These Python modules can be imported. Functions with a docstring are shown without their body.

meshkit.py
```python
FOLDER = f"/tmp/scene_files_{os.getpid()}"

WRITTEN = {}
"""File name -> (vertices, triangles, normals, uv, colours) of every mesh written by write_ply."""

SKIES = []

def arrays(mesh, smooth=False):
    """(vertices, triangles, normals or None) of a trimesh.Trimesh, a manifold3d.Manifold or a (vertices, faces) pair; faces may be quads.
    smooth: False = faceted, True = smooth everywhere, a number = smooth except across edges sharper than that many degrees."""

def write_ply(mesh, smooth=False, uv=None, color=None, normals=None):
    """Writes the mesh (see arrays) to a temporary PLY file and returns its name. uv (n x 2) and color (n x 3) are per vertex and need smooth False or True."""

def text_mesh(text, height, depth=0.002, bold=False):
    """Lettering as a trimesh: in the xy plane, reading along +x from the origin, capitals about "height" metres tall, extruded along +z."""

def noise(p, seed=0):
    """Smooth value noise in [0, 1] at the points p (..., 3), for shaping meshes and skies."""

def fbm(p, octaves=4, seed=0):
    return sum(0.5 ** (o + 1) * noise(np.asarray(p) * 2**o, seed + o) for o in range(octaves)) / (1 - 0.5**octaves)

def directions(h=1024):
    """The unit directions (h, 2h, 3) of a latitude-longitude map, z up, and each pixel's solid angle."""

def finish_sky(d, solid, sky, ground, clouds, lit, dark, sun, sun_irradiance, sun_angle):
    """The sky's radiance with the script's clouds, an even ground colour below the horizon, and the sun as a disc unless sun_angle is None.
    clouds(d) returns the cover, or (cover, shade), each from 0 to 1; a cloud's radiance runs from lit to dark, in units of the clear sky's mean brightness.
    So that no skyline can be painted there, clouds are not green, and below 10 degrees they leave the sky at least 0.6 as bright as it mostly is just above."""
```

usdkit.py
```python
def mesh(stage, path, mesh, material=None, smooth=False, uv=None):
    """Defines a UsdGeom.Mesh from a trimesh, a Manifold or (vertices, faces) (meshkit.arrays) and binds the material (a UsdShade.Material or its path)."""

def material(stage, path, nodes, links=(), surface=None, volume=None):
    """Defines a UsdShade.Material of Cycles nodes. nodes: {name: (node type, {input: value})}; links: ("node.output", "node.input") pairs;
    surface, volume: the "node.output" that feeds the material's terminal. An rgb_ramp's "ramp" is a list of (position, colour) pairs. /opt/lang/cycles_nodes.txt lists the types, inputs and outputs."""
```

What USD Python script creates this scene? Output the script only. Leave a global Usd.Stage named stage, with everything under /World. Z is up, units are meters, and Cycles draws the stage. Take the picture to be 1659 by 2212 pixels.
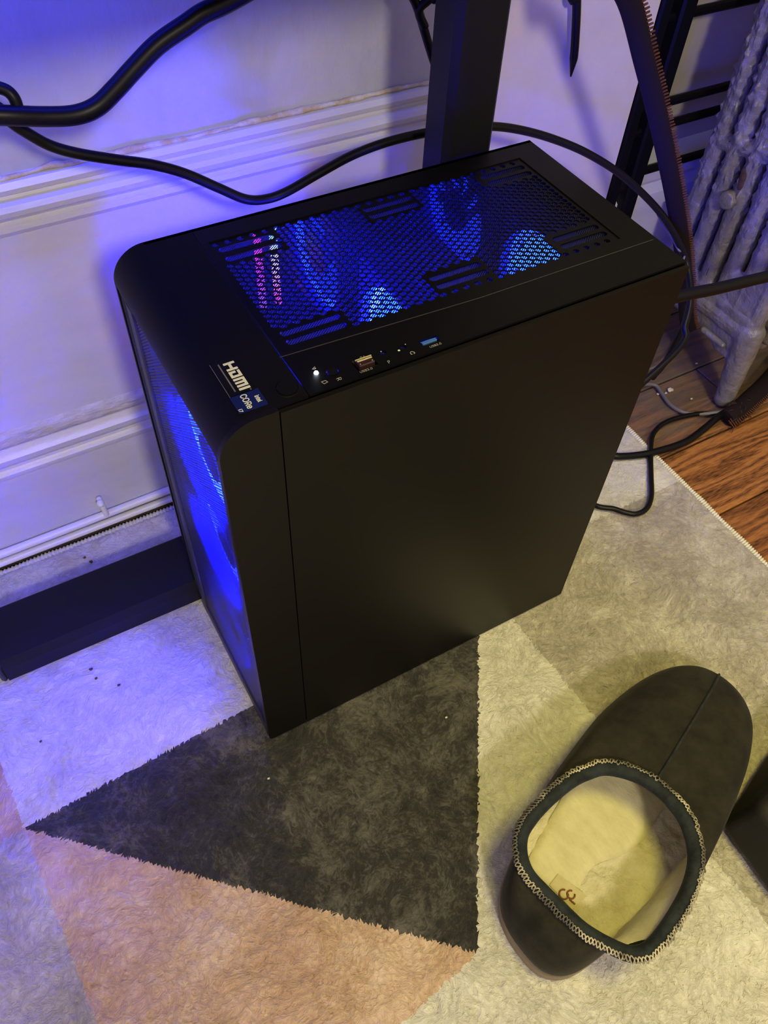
import math, random
import numpy as np, trimesh, manifold3d as m3
import shapely, shapely.geometry as sg, shapely.affinity as sa
from shapely.ops import unary_union
from scipy.spatial import Delaunay
import usdkit, meshkit
from pxr import Usd, UsdGeom, UsdLux, Gf, Sdf, Vt, UsdShade

stage = Usd.Stage.CreateInMemory()
UsdGeom.Xform.Define(stage, '/World')
UsdGeom.Scope.Define(stage, '/World/Looks')
rng = np.random.default_rng(7); random.seed(7)

# ------------------------------------------------------------------ camera
F_PX = 1740.0689
C = np.array([-0.09081662, -0.33873491, 0.84041571])
RM = np.array([[0.86857032, -0.49398762, 0.03952006], [-0.36725354, -0.695173, -0.61794768], [0.33273178, 0.52221713, -0.78522534]])
cam = UsdGeom.Camera.Define(stage, '/World/camera')
cam.CreateHorizontalApertureAttr(36.0); cam.CreateVerticalApertureAttr(48.0); cam.CreateFocalLengthAttr(36.0 * F_PX / 1659)
cam.CreateClippingRangeAttr((0.02, 100.0))
M4 = np.eye(4); M4[0, :3] = RM[0]; M4[1, :3] = -RM[1]; M4[2, :3] = -RM[2]; M4[3, :3] = C
cam.AddTransformOp().Set(Gf.Matrix4d(*M4.ravel().tolist()))
cam.CreateExposureAttr(2.3)

def at(u, v, ax, val):                      # the place where the line of sight through a pixel of the photograph meets an axis plane
    d = RM.T @ np.array([(u - 829.5) / F_PX, (v - 1106) / F_PX, 1.0])
    return C + (val - C[ax]) / d[ax] * d

# ------------------------------------------------------------------ lights
dome = UsdLux.DomeLight.Define(stage, '/World/room_fill_light')
dome.CreateColorAttr(Gf.Vec3f(0.75, 0.62, 0.62)); dome.CreateIntensityAttr(0.035)

def lamp(name, pos, r, color, power):
    l = UsdLux.SphereLight.Define(stage, '/World/' + name)
    l.CreateRadiusAttr(r); l.CreateColorAttr(Gf.Vec3f(*color)); l.CreateIntensityAttr(power)
    l.CreateNormalizeAttr(True)
    l.AddTranslateOp().Set(Gf.Vec3d(*pos))
lamp('unseen_room_lamp', (-0.1, -1.6, 1.62), 0.11, (1.0, 0.88, 0.66), 5.6)  # out of view, placed to light rug and lower wall from the front
def spot(name, pos, aim, r, color, power, angle, soft):
    l = UsdLux.SphereLight.Define(stage, '/World/' + name)
    l.CreateRadiusAttr(r); l.CreateColorAttr(Gf.Vec3f(*color)); l.CreateIntensityAttr(power); l.CreateNormalizeAttr(True)
    sh = UsdLux.ShapingAPI.Apply(l.GetPrim()); sh.CreateShapingConeAngleAttr(angle); sh.CreateShapingConeSoftnessAttr(soft)
    z = np.array(pos, float) - np.array(aim, float); z /= np.linalg.norm(z); x = np.cross([0, 0, 1], z); x /= np.linalg.norm(x); y = np.cross(z, x)
    m = np.eye(4); m[0, :3], m[1, :3], m[2, :3], m[3, :3] = x, y, z, pos
    l.AddTransformOp().Set(Gf.Matrix4d(*m.ravel().tolist()))
spot('unseen_yellow_lamp', (.38, -.42, 1.80), (.46, -.31, 0), .24, (1.0, 0.87, 0.13), 5.0, 26, .9)  # unseen source overhead, placed to warm the right of the rug and the slipper
side = UsdLux.RectLight.Define(stage, '/World/unseen_side_light')  # unseen panel light, placed to light the tower front and left side
side.CreateWidthAttr(.55); side.CreateHeightAttr(.32); side.CreateColorAttr(Gf.Vec3f(1.0, .90, 1.0)); side.CreateIntensityAttr(.7)
_z = np.array([-1.25, -.75, 1.27]) - np.array([.0, .2, .15]); _z /= np.linalg.norm(_z); _x = np.cross([0, 0, 1], _z); _x /= np.linalg.norm(_x); _y = np.cross(_z, _x)
_m = np.eye(4); _m[0, :3], _m[1, :3], _m[2, :3], _m[3, :3] = _x, _y, _z, (-1.25, -.75, 1.27)
side.AddTransformOp().Set(Gf.Matrix4d(*_m.ravel().tolist()))
BLUE = (0.0005, 0.0022, 1.0)

# ------------------------------------------------------------------ helpers
LOC = {}; USED = {}
def tag(p, label=None, cat=None, group=None, kind=None):
    p = p.GetPrim() if hasattr(p, 'GetPrim') else p
    for k, v in (('label', label), ('category', cat), ('group', group), ('kind', kind)):
        if v: p.SetCustomDataByKey(k, v)
    return p
def numbered(parent, name):
    n = USED.get((parent, name), 0); USED[(parent, name)] = n + 1
    return name if n == 0 else f'{name}_{n:03d}'
def thing(name, loc, label, cat, group=None, kind=None):
    path = '/World/' + numbered('/World', name)
    x = UsdGeom.Xform.Define(stage, path); x.AddTranslateOp().Set(Gf.Vec3d(*map(float, loc)))
    LOC[path] = np.array(loc, float); tag(x, label, cat, group, kind)
    return path
def arr(mesh):
    if hasattr(mesh, 'to_mesh'):
        m = mesh.to_mesh(); return np.asarray(m.vert_properties[:, :3], float), np.asarray(m.tri_verts, int)
    if isinstance(mesh, (tuple, list)):
        v, f = np.asarray(mesh[0], float), np.asarray(mesh[1], int)
        if f.shape[1] == 4: f = np.vstack([f[:, [0, 1, 2]], f[:, [0, 2, 3]]])
        return v, f
    return np.asarray(mesh.vertices, float), np.asarray(mesh.faces, int)
def cat(*ms):
    vs, fs, n = [], [], 0
    for m in ms:
        v, f = arr(m); vs.append(v); fs.append(f + n); n += len(v)
    return np.vstack(vs), np.vstack(fs)
def part(parent, name, mesh, mat, smooth=30, label=None, kind=None):      # mesh in world coordinates
    path = parent + '/' + numbered(parent, name)
    v, f = arr(mesh)
    base = LOC[parent]
    usdkit.mesh(stage, path, trimesh.Trimesh(v - base, f, process=False), MAT[mat], smooth=smooth)
    LOC[path] = base
    tag(stage.GetPrimAtPath(path), label=label, kind=kind)
    return path
def top(name, mesh, mat, smooth=30, label=None, cat_=None, group=None, kind=None):
    LOC['/World'] = np.zeros(3)
    p = part('/World', name, mesh, mat, smooth)
    tag(stage.GetPrimAtPath(p), label, cat_, group, kind)
    return p
def box(x0, x1, y0, y1, z0, z1):
    b = trimesh.creation.box([x1 - x0, y1 - y0, z1 - z0]); b.apply_translation([(x0 + x1) / 2, (y0 + y1) / 2, (z0 + z1) / 2]); return b
def cbox(x0, x1, y0, y1, z0, z1, c=0.002):                                  # box with chamfered edges
    p = []
    for i, (xa, s) in enumerate(((x0, 1), (x1, -1))):
        for ya, t in ((y0, 1), (y1, -1)):
            for za, w in ((z0, 1), (z1, -1)):
                p += [(xa, ya + t * c, za + w * c), (xa + s * c, ya, za + w * c), (xa + s * c, ya + t * c, za)]
    return m3.Manifold.hull_points(np.array(p))
def spline(pts, n=8):
    p = np.asarray(pts, float); q = np.vstack([2 * p[0] - p[1], p, 2 * p[-1] - p[-2]]); out = []
    for i in range(1, len(q) - 2):
        for t in np.linspace(0, 1, n, endpoint=False):
            a, b, c, d = q[i - 1], q[i], q[i + 1], q[i + 2]
            out.append(0.5 * (2 * b + (c - a) * t + (2 * a - 5 * b + 4 * c - d) * t * t + (3 * b - a - 3 * c + d) * t ** 3))
    return np.vstack([out, p[-1:]])
def frames(p, closed=False, up=None):
    t = (np.roll(p, -1, 0) - np.roll(p, 1, 0)) if closed else np.gradient(p, axis=0)
    t /= np.linalg.norm(t, axis=1, keepdims=True) + 1e-12
    if up is not None:
        a = np.cross(np.broadcast_to(up, p.shape), t)
    else:
        a = np.zeros_like(p); v = np.cross(t[0], [0.31, 0.2, 0.93]); 
        for i in range(len(p)):
            v = v - t[i] * (v @ t[i]); v /= np.linalg.norm(v); a[i] = v
    a /= np.linalg.norm(a, axis=1, keepdims=True) + 1e-12
    return t, a, np.cross(t, a)
def tube(path, r, sides=10, closed=False, flat=1.0, up=None, cap=True):
    p = np.asarray(path, float); t, a, b = frames(p, closed, up)
    r = np.broadcast_to(np.asarray(r, float), (len(p),)); n = len(p)
    an = np.arange(sides) * 2 * np.pi / sides
    v = p[:, None] + r[:, None, None] * (np.cos(an)[None, :, None] * a[:, None] + flat * np.sin(an)[None, :, None] * b[:, None])
    v = v.reshape(-1, 3); m = n if closed else n - 1
    i, j = np.meshgrid(np.arange(m), np.arange(sides), indexing='ij'); i2 = (i + 1) % n; j2 = (j + 1) % sides
    q = np.stack([i * sides + j, i * sides + j2, i2 * sides + j2, i2 * sides + j], -1).reshape(-1, 4)
    f = np.vstack([q[:, [0, 1, 2]], q[:, [0, 2, 3]]])
    if cap and not closed:
        v = np.vstack([v, p[:1], p[-1:]]); k = len(v)
        j = np.arange(sides); j2 = (j + 1) % sides
        f = np.vstack([f, np.stack([np.full(sides, k - 2), j2, j], 1), np.stack([np.full(sides, k - 1), (n - 1) * sides + j, (n - 1) * sides + j2], 1)])
    return v, f[:, ::-1] if False else f
def extr(poly, z0, h):
    gs = getattr(poly, 'geoms', [poly]); out = []
    for g in gs:
        if g.is_empty or g.area < 1e-10: continue
        e = trimesh.creation.extrude_polygon(g, h, engine='earcut'); e.apply_translation([0, 0, z0]); out.append(e)
    return trimesh.util.concatenate(out)
def mapto(mesh, o, ex, ey):
    v, f = arr(mesh); ex, ey = np.array(ex, float), np.array(ey, float); ez = np.cross(ex, ey)
    return np.asarray(o) + v[:, :1] * ex + v[:, 1:2] * ey + v[:, 2:3] * ez, f
def text(s, h, o, ex, ey, bold=False, d=0.00015, width=None):
    m = meshkit.text_mesh(s, h, d, bold)
    if width:
        w = m.bounds[1][0] - m.bounds[0][0]; m.apply_scale([width / w, 1, 1])
    return mapto(m, o, ex, ey)
def hull(*spheres):
    ms = []
    for (c, r) in spheres:
        s = trimesh.creation.icosphere(2, r); ms.append(np.asarray(s.vertices) + np.asarray(c))
    return m3.Manifold.hull_points(np.vstack(ms))
def cyl(p0, p1, r, sides=24):
    return tube(np.array([p0, p1], float), r, sides)
def lathe_prism(profile, x0, x1):             # profile points (y, z), extruded along x
    g = sg.Polygon(profile); e = trimesh.creation.extrude_polygon(g, x1 - x0, engine='earcut')
    v = np.asarray(e.vertices); return np.stack([x0 + v[:, 2], v[:, 0], v[:, 1]], 1), np.asarray(e.faces)

# ------------------------------------------------------------------ materials
MAT = {}
def mat(name, nodes, links, surface, volume=None):
    path = '/World/Looks/' + name
    usdkit.material(stage, path, nodes, links, surface=surface); MAT[name] = path
def pbr(name, c1, c2=None, rough=0.5, scale=30.0, metal=0.0, spec=0.5, bump=0.0, bscale=200.0, bdist=0.002, stretch=None, sheen=0.0, coat=0.0, detail=4.0, lo=0.35, hi=0.65):
    n = {'p': ('principled_bsdf', {'base_color': c1, 'roughness': rough, 'metallic': metal, 'specular_ior_level': spec, 'sheen_weight': sheen, 'coat_weight': coat}),
         'g': ('geometry', {})}
    L = []; src = 'g.position'
    if stretch is not None:
        n['mp'] = ('mapping', {'scale': stretch}); L.append(('g.position', 'mp.vector')); src = 'mp.vector'
    if c2 is not None:
        n['nz'] = ('noise_texture', {'scale': scale, 'detail': detail, 'roughness': 0.65}); n['r'] = ('rgb_ramp', {'ramp': [(lo, c1), (hi, c2)]})
        L += [(src, 'nz.vector'), ('nz.fac', 'r.fac'), ('r.color', 'p.base_color')]
    if bump:
        n['bn'] = ('noise_texture', {'scale': bscale, 'detail': 4.0, 'roughness': 0.6}); n['b'] = ('bump', {'strength': bump, 'distance': bdist})
        L += [(src, 'bn.vector'), ('bn.fac', 'b.height'), ('b.normal', 'p.normal')]
    mat(name, n, L, 'p.BSDF')
def emit(name, color, strength):
    mat(name, {'e': ('emission', {'color': color, 'strength': strength})}, [], 'e.emission')

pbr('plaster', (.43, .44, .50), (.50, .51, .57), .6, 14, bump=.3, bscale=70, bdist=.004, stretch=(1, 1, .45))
pbr('wall_paint', (.58, .54, .47), (.64, .60, .53), .45, 9, bump=.12, bscale=120, bdist=.002)
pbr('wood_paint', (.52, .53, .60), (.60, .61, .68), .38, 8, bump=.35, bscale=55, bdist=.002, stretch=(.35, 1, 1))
pbr('peeling_edge', (.50, .40, .22), (.62, .59, .52), .7, 60, bump=.8, bscale=150, bdist=.003, lo=.4, hi=.6)
pbr('rough_paint', (.46, .45, .43), (.60, .59, .58), .6, 90, bump=.9, bscale=140, bdist=.004, stretch=(.4, 1, 1))
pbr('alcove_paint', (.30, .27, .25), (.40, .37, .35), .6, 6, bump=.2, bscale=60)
pbr('gap_dark', (.03, .022, .018), (.09, .06, .045), .8, 60)
pbr('white_cable', (.74, .75, .76), None, .4)
pbr('desk_metal', (.006, .006, .008), None, .5, spec=.22, bump=.25, bscale=900, bdist=.0004)
pbr('unseen_desk_top', (.10, .06, .04), (.16, .10, .06), .5, 5, stretch=(1, 8, 8))
pbr('cap_plastic', (.015, .015, .016), None, .4)
pbr('case_black', (.003, .003, .0035), None, .42, spec=.16, bump=.2, bscale=1200, bdist=.0003)
pbr('case_side', (.0045, .0036, .0032), None, .46, spec=.22, bump=.15, bscale=1500, bdist=.0002)
pbr('case_plastic', (.0042, .0040, .0045), None, .5, spec=.12, bump=.2, bscale=1500, bdist=.0002)
pbr('frame_gray', (.045, .045, .052), None, .5, spec=.3)
pbr('interior_black', (.02, .02, .023), None, .5)
pbr('board', (.012, .016, .02), (.03, .035, .04), .5, 90)
pbr('metal_fin', (.25, .25, .27), None, .35, metal=.9)
pbr('fan_frame', (.015, .015, .017), None, .45)
pbr('port_dark', (.004, .004, .005), None, .4)
pbr('icon_print', (.30, .29, .25), None, .6)
pbr('sticker_black', (.004, .004, .005), None, .5, spec=.15)
pbr('sticker_blue', (.006, .012, .10), None, .5, spec=.15)
pbr('print_white', (.72, .72, .58), None, .5)
pbr('print_gray', (.16, .15, .15), None, .5)
pbr('usb_blue', (.05, .14, .42), None, .4)
pbr('dongle', (.58, .52, .28), None, .35, metal=.3)
pbr('dongle_body', (.03, .01, .01), None, .4)
pbr('cable_black', (.004, .0035, .004), None, .42, spec=.22)
pbr('cable_gray', (.14, .13, .12), None, .45)
pbr('sleeve', (.009, .0045, .005), None, .75, spec=.2, bump=.5, bscale=900, bdist=.0006)
pbr('zip_teeth', (.06, .018, .006), (.11, .037, .013), .55, 400, spec=.2)
pbr('sleeve_fray', (.06, .018, .012), None, .8)
pbr('radiator', (.18, .168, .165), (.265, .25, .245), .38, 40, metal=.2, bump=.9, bscale=110, bdist=.003)
pbr('rust', (.03, .02, .018), (.10, .05, .03), .8, 120)
pbr('rack', (.003, .003, .004), None, .45, spec=.15)
pbr('crumb', (.6, .55, .42), None, .8)
pbr('bag', (.003, .0022, .0018), (.006, .0042, .0035), .75, 12, bump=.4, bscale=500, bdist=.0006)
pbr('suede', (.009, .008, .006), (.021, .019, .014), .8, 38, spec=.2, bump=.45, bscale=420, bdist=.0008, sheen=.04)
pbr('suede_binding', (.008, .010, .013), (.020, .026, .031), .75, 70, spec=.2, bump=.7, bscale=300, bdist=.001, sheen=.04)
pbr('stitch', (.50, .45, .32), (.10, .09, .075), .75, 26, lo=.40, hi=.56)
pbr('fleece', (.50, .46, .31), (.60, .56, .40), .9, 45, bump=.6, bscale=260, bdist=.0012)
pbr('insole', (.48, .44, .27), (.57, .53, .34), .85, 60, bump=.8, bscale=190, bdist=.0014, stretch=(1, .45, 1))
pbr('insole_curl', (.46, .42, .29), (.57, .53, .39), .95, 60, bump=1.0, bscale=150, bdist=.003)
pbr('slipper_label', (.42, .36, .20), (.48, .42, .25), .7, 70)
pbr('rust_thread', (.16, .06, .015), None, .8)
pbr('sole', (.22, .17, .12), None, .7)
pbr('rug_backing', (.35, .32, .27), None, .9)
pbr('rug_binding', (.62, .60, .48), (.72, .70, .60), .8, 200)
pbr('rug_binding_worn', (.50, .49, .46), (.66, .65, .62), .8, 260)
def pile(name, c1, c2, c3):
    n = {'g': ('geometry', {}), 'w': ('noise_texture', {'scale': 9.0, 'detail': 2.0}), 'ws': ('mix_vector', {'fac': .06}),
         'n1': ('noise_texture', {'scale': 14.0, 'detail': 6.0, 'roughness': .75}), 'n2': ('noise_texture', {'scale': 150.0, 'detail': 4.0, 'roughness': .7, 'distortion': 1.2}),
         'm': ('math', {'math_type': 'multiply_add', 'value2': .72, 'value3': 0.0}), 'a': ('math', {'math_type': 'multiply_add', 'value2': .38}),
         'r': ('rgb_ramp', {'ramp': [(.41, c1), (.55, c2), (.69, c3)]}),
         'b': ('bump', {'strength': .9, 'distance': .004}), 'p': ('principled_bsdf', {'roughness': .9, 'specular_ior_level': .15, 'sheen_weight': .25, 'sheen_roughness': .5})}
    L = [('g.position', 'w.vector'), ('g.position', 'ws.a'), ('w.color', 'ws.b'), ('ws.result', 'n1.vector'), ('ws.result', 'n2.vector'),
         ('n1.fac', 'm.value1'), ('n2.fac', 'a.value1'), ('m.value', 'a.value3'), ('a.value', 'r.fac'), ('r.color', 'p.base_color'),
         ('n2.fac', 'b.height'), ('b.normal', 'p.normal')]
    mat(name, n, L, 'p.BSDF')
pile('pile_ivory', (.46, .43, .38), (.60, .575, .53), (.70, .68, .64))
pile('pile_charcoal', (.010, .009, .010), (.029, .027, .026), (.12, .11, .10))
pile('pile_peach', (.40, .25, .17), (.53, .36, .26), (.66, .50, .40))
pile('pile_gray', (.30, .27, .26), (.43, .39, .385), (.58, .55, .54))
pile('pile_taupe', (.25, .22, .185), (.39, .355, .305), (.58, .55, .49))

# floor boards: grain along x, dust where the broom does not reach (towards the wall)
for k, (ca, cb) in enumerate((((.17, .062, .018), (.34, .135, .038)), ((.20, .075, .020), (.40, .165, .045)), ((.14, .05, .016), (.29, .11, .032)))):
    n = {'g': ('geometry', {}), 'mp': ('mapping', {'scale': (1.2, 9.0, 9.0), 'location': (k * .37, 0, 0)}), 'w': ('wave_texture', {'scale': 2.1, 'distortion': 14.0, 'detail': 4.0, 'detail_scale': 1.6, 'bands_direction': 'y'}),
         'fine': ('noise_texture', {'scale': 60.0, 'detail': 4.0}), 'mx': ('mix_color', {'fac': .70, 'blend_type': 'mix'}), 'r': ('rgb_ramp', {'ramp': [(.24, (.05, .018, .007)), (.40, ca), (.68, cb)]}),
         's': ('separate_xyz', {}), 'mr': ('map_range', {'from_min': .11, 'from_max': .16, 'to_min': 0.0, 'to_max': .9, 'clamp': True}),
         'dn': ('noise_texture', {'scale': 14.0, 'detail': 5.0, 'roughness': .7}), 'dr': ('map_range', {'from_min': .3, 'from_max': .65, 'to_min': .55, 'to_max': 1.0, 'clamp': True}),
         'dm': ('math', {'math_type': 'multiply'}), 'dust': ('mix_color', {'b': (.115, .10, .078)}),
         'b': ('bump', {'strength': .35, 'distance': .0015}), 'p': ('principled_bsdf', {'roughness': .5, 'specular_ior_level': .35})}
    L = [('g.position', 'mp.vector'), ('mp.vector', 'w.vector'), ('mp.vector', 'fine.vector'), ('w.fac', 'mx.a'), ('fine.fac', 'mx.b'), ('mx.result', 'r.fac'),
         ('g.position', 's.vector'), ('s.y', 'mr.value'), ('g.position', 'dn.vector'), ('dn.fac', 'dr.value'), ('mr.result', 'dm.value1'), ('dr.result', 'dm.value2'),
         ('dm.value', 'dust.fac'), ('r.color', 'dust.a'), ('dust.result', 'p.base_color'), ('mx.result', 'b.height'), ('b.normal', 'p.normal')]
    mat(f'plank_{"abc"[k]}', n, L, 'p.BSDF')

# fine perforated sheets: holes are a tenth of a millimetre of work each, so the pattern is in the material
def perforated(name, ka, kb, axis, thr, color, rough=.5, glow=None):
    n = {'g': ('geometry', {}), 's': ('separate_xyz', {}), 'a': ('math', {'math_type': 'multiply', 'value2': ka}), 'b': ('math', {'math_type': 'multiply', 'value2': kb}),
         'sa': ('math', {'math_type': 'sine'}), 'sb': ('math', {'math_type': 'sine'}), 'm': ('math', {'math_type': 'multiply'}), 'gt': ('math', {'math_type': 'greater_than', 'value2': thr}),
         't': ('transparent_bsdf', {'color': (1, 1, 1)}), 'p': ('principled_bsdf', {'base_color': color, 'roughness': rough}), 'x': ('mix_closure', {})}
    L = [('g.position', 's.vector'), (f's.{axis[0]}', 'a.value1'), (f's.{axis[1]}', 'b.value1'), ('a.value', 'sa.value1'), ('b.value', 'sb.value1'), ('sa.value', 'm.value1'), ('sb.value', 'm.value2'),
         ('m.value', 'gt.value1'), ('gt.value', 'x.fac'), ('p.BSDF', 'x.closure1'), ('t.BSDF', 'x.closure2')]
    if glow:                                 # woven nylon: some light comes through the threads
        n['tl'] = ('translucent_bsdf', {'color': glow}); n['ad'] = ('add_closure', {}); L.remove(('p.BSDF', 'x.closure1'))
        L += [('p.BSDF', 'ad.closure1'), ('tl.BSDF', 'ad.closure2'), ('ad.closure', 'x.closure1')]
    mat(name, n, L, 'x.closure')
perforated('front_mesh', 2 * math.pi / .0036, 2 * math.pi / .0030, 'yz', .05, (.022, .022, .028))
perforated('dust_filter', 2 * math.pi / .0024, 2 * math.pi / .0020, 'xy', -.05, (.02, .022, .03), glow=(.007, .008, .013))
perforated('front_filter', 2 * math.pi / .0024, 2 * math.pi / .0020, 'yz', .05, (.02, .02, .026), glow=(.03, .04, .08))
mat('glass', {'f': ('fresnel', {'IOR': 1.75}), 't': ('transparent_bsdf', {'color': (.72, .72, .76)}), 'g': ('glossy_bsdf', {'color': (1, 1, 1), 'roughness': .015}), 'x': ('mix_closure', {})},
    [('f.fac', 'x.fac'), ('t.BSDF', 'x.closure1'), ('g.BSDF', 'x.closure2')], 'x.closure')
emit('led_blue', BLUE, 400.0)
emit('led_blue_dim', BLUE, 60.0)
emit('unseen_strip_light', (.012, .025, 1.0), 16.0)  # glow of the unseen strip under the desk top
emit('blade_glow', (.003, .015, 1.0), 14.0)  # light the frosted blades catch from the ring, put in as emission
emit('led_white', (.75, .85, 1.0), 6.0)
for nm, ramp in (('ram_light_a', [(0, (.25, .05, 1)), (.5, (.8, .03, .9)), (1, (1, .03, .6))]), ('ram_light_b', [(0, (1, .05, .35)), (.45, (1, .35, .25)), (.75, (1, .8, .3)), (1, (.3, 1, .35))])):
    mat(nm, {'g': ('geometry', {}), 's': ('separate_xyz', {}), 'mr': ('map_range', {'from_min': .300, 'from_max': .362, 'to_min': 0.0, 'to_max': 1.0, 'clamp': True}), 'r': ('rgb_ramp', {'ramp': ramp}), 'e': ('emission', {'strength': 9.0})},
        [('g.position', 's.vector'), ('s.z', 'mr.value'), ('mr.result', 'r.fac'), ('r.color', 'e.color')], 'e.emission')

# ------------------------------------------------------------------ the setting: floor, walls, baseboard
fl = thing('floor', (0, 0, 0), None, None, kind='structure')
part(fl, 'subfloor', box(-1.3, 1.7, -1.6, .46, -.04, -.019), 'gap_dark')
seams = [-1.577, -1.455, -1.333, -1.211, -1.089, -.967, -.845, -.723, -.601, -.479, -.357, -.235, -.113, .0045, .119, .241, .363, .46]
joints = {13: [.20, .93], 14: [.845], 15: [.35, 1.2]}
for i in range(len(seams) - 1):
    js = joints.get(i, [random.uniform(-.6, .3), random.uniform(.6, 1.4)])
    xs = [-1.3] + js + [1.7]
    for a, b in zip(xs[:-1], xs[1:]):
        dz = random.uniform(-.0008, .0004)
        part(fl, 'plank', cbox(a + .0008, b - .0008, seams[i] + .0012, seams[i + 1] - .0012, -.018, dz, .0015), 'plank_' + random.choice('abc'))

YW = .372
wb = thing('wall_back', (0, 0, 0), None, None, kind='structure')
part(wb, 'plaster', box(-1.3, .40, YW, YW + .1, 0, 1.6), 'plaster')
part(wb, 'corner_panel', cbox(.402, .680, .3655, .47, 0, 1.6, .004), 'wall_paint')
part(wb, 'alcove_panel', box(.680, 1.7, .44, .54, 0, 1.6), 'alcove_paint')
wr = thing('wall_right', (1.7, 0, 0), None, None, kind='structure')
part(wr, 'plaster', box(1.7, 1.8, -1.6, .54, 0, 1.6), 'wall_paint')

bb = thing('baseboard_back', (0, 0, 0), None, None, kind='structure')
prof = [(YW + .001, 0), (.363, 0), (.363, .142), (.360, .1425), (.3585, .146), (.3585, .150), (.361, .1535), (.3625, .155), (.3635, .158), (.3585, .1650), (.3575, .172), (.361, .176), (.3645, .182), (.3645, .420),
        (.3615, .4215), (.3590, .426), (.3600, .431), (.3635, .4340), (.3605, .4375), (.3565, .4405), (.3555, .4455), (.3575, .4500), (.3630, .4535), (.3640, .4560), (.3600, .4585), (.3590, .4630), (.3620, .4680), (YW + .001, .4705)]
v, f = lathe_prism(prof, -1.3, .402)
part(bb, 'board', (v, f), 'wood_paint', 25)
# crust of old paint along the top edge and on the middle band
def crust(x0, x1, y, z, r, seed, n=400, sides=8, amp=.8, flat=1.0):
    x = np.linspace(x0, x1, n); p = np.stack([x, np.full(n, y), np.full(n, z)], 1)
    nz = meshkit.fbm(np.stack([x * 60, np.full(n, seed * 3.1), np.zeros(n)], 1), 4, seed)
    p[:, 2] += (meshkit.fbm(np.stack([x * 25, np.full(n, 9.), np.zeros(n)], 1), 3, seed + 5) - .5) * r * 1.6
    rr = r * (1 - amp + 2 * amp * nz)
    return tube(p, rr, sides, up=(0, 0, 1), flat=flat)
part(bb, 'peeling_paint', crust(-1.3, .40, .3668, .4705, .0028, 3, 900, amp=.95, flat=.8), 'peeling_edge', 60, 'yellowed peeling paint along the top edge of the baseboard')
g = np.stack(np.meshgrid(np.linspace(-1.3, .40, 600), np.linspace(0, 1, 10), indexing='ij'), -1)
X, T = g[..., 0], g[..., 1]
P3 = np.stack([X, .3645 - .003 * np.sin(np.pi * T) - .004 * np.sin(np.pi * T) ** .4 * meshkit.fbm(np.stack([X * 70, T * 6, X * 0], -1), 4, 2), .1835 + T * (.021 + .005 * meshkit.fbm(np.stack([X * 18, X * 0, X * 0], -1), 3, 4))], -1)
idx = np.arange(6000).reshape(600, 10)
q = np.stack([idx[:-1, :-1], idx[1:, :-1], idx[1:, 1:], idx[:-1, 1:]], -1).reshape(-1, 4)
part(bb, 'paint_crust', (P3.reshape(-1, 3), q), 'rough_paint', True)
part(bb, 'floor_gap', box(-1.3, .40, .3595, .3635, .0005, .0075), 'gap_dark')  # dark strip along the crack at the baseboard foot
ab = thing('trim_1', (0, 0, 0), None, None, kind='structure')
prof2 = [(.441, 0), (.405, 0), (.405, .20), (.398, .205), (.398, .225), (.410, .235), (.402, .245), (.402, .262), (.441, .272)]
part(ab, 'board', lathe_prism(prof2, .681, 1.7), 'wood_paint', 25)

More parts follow.
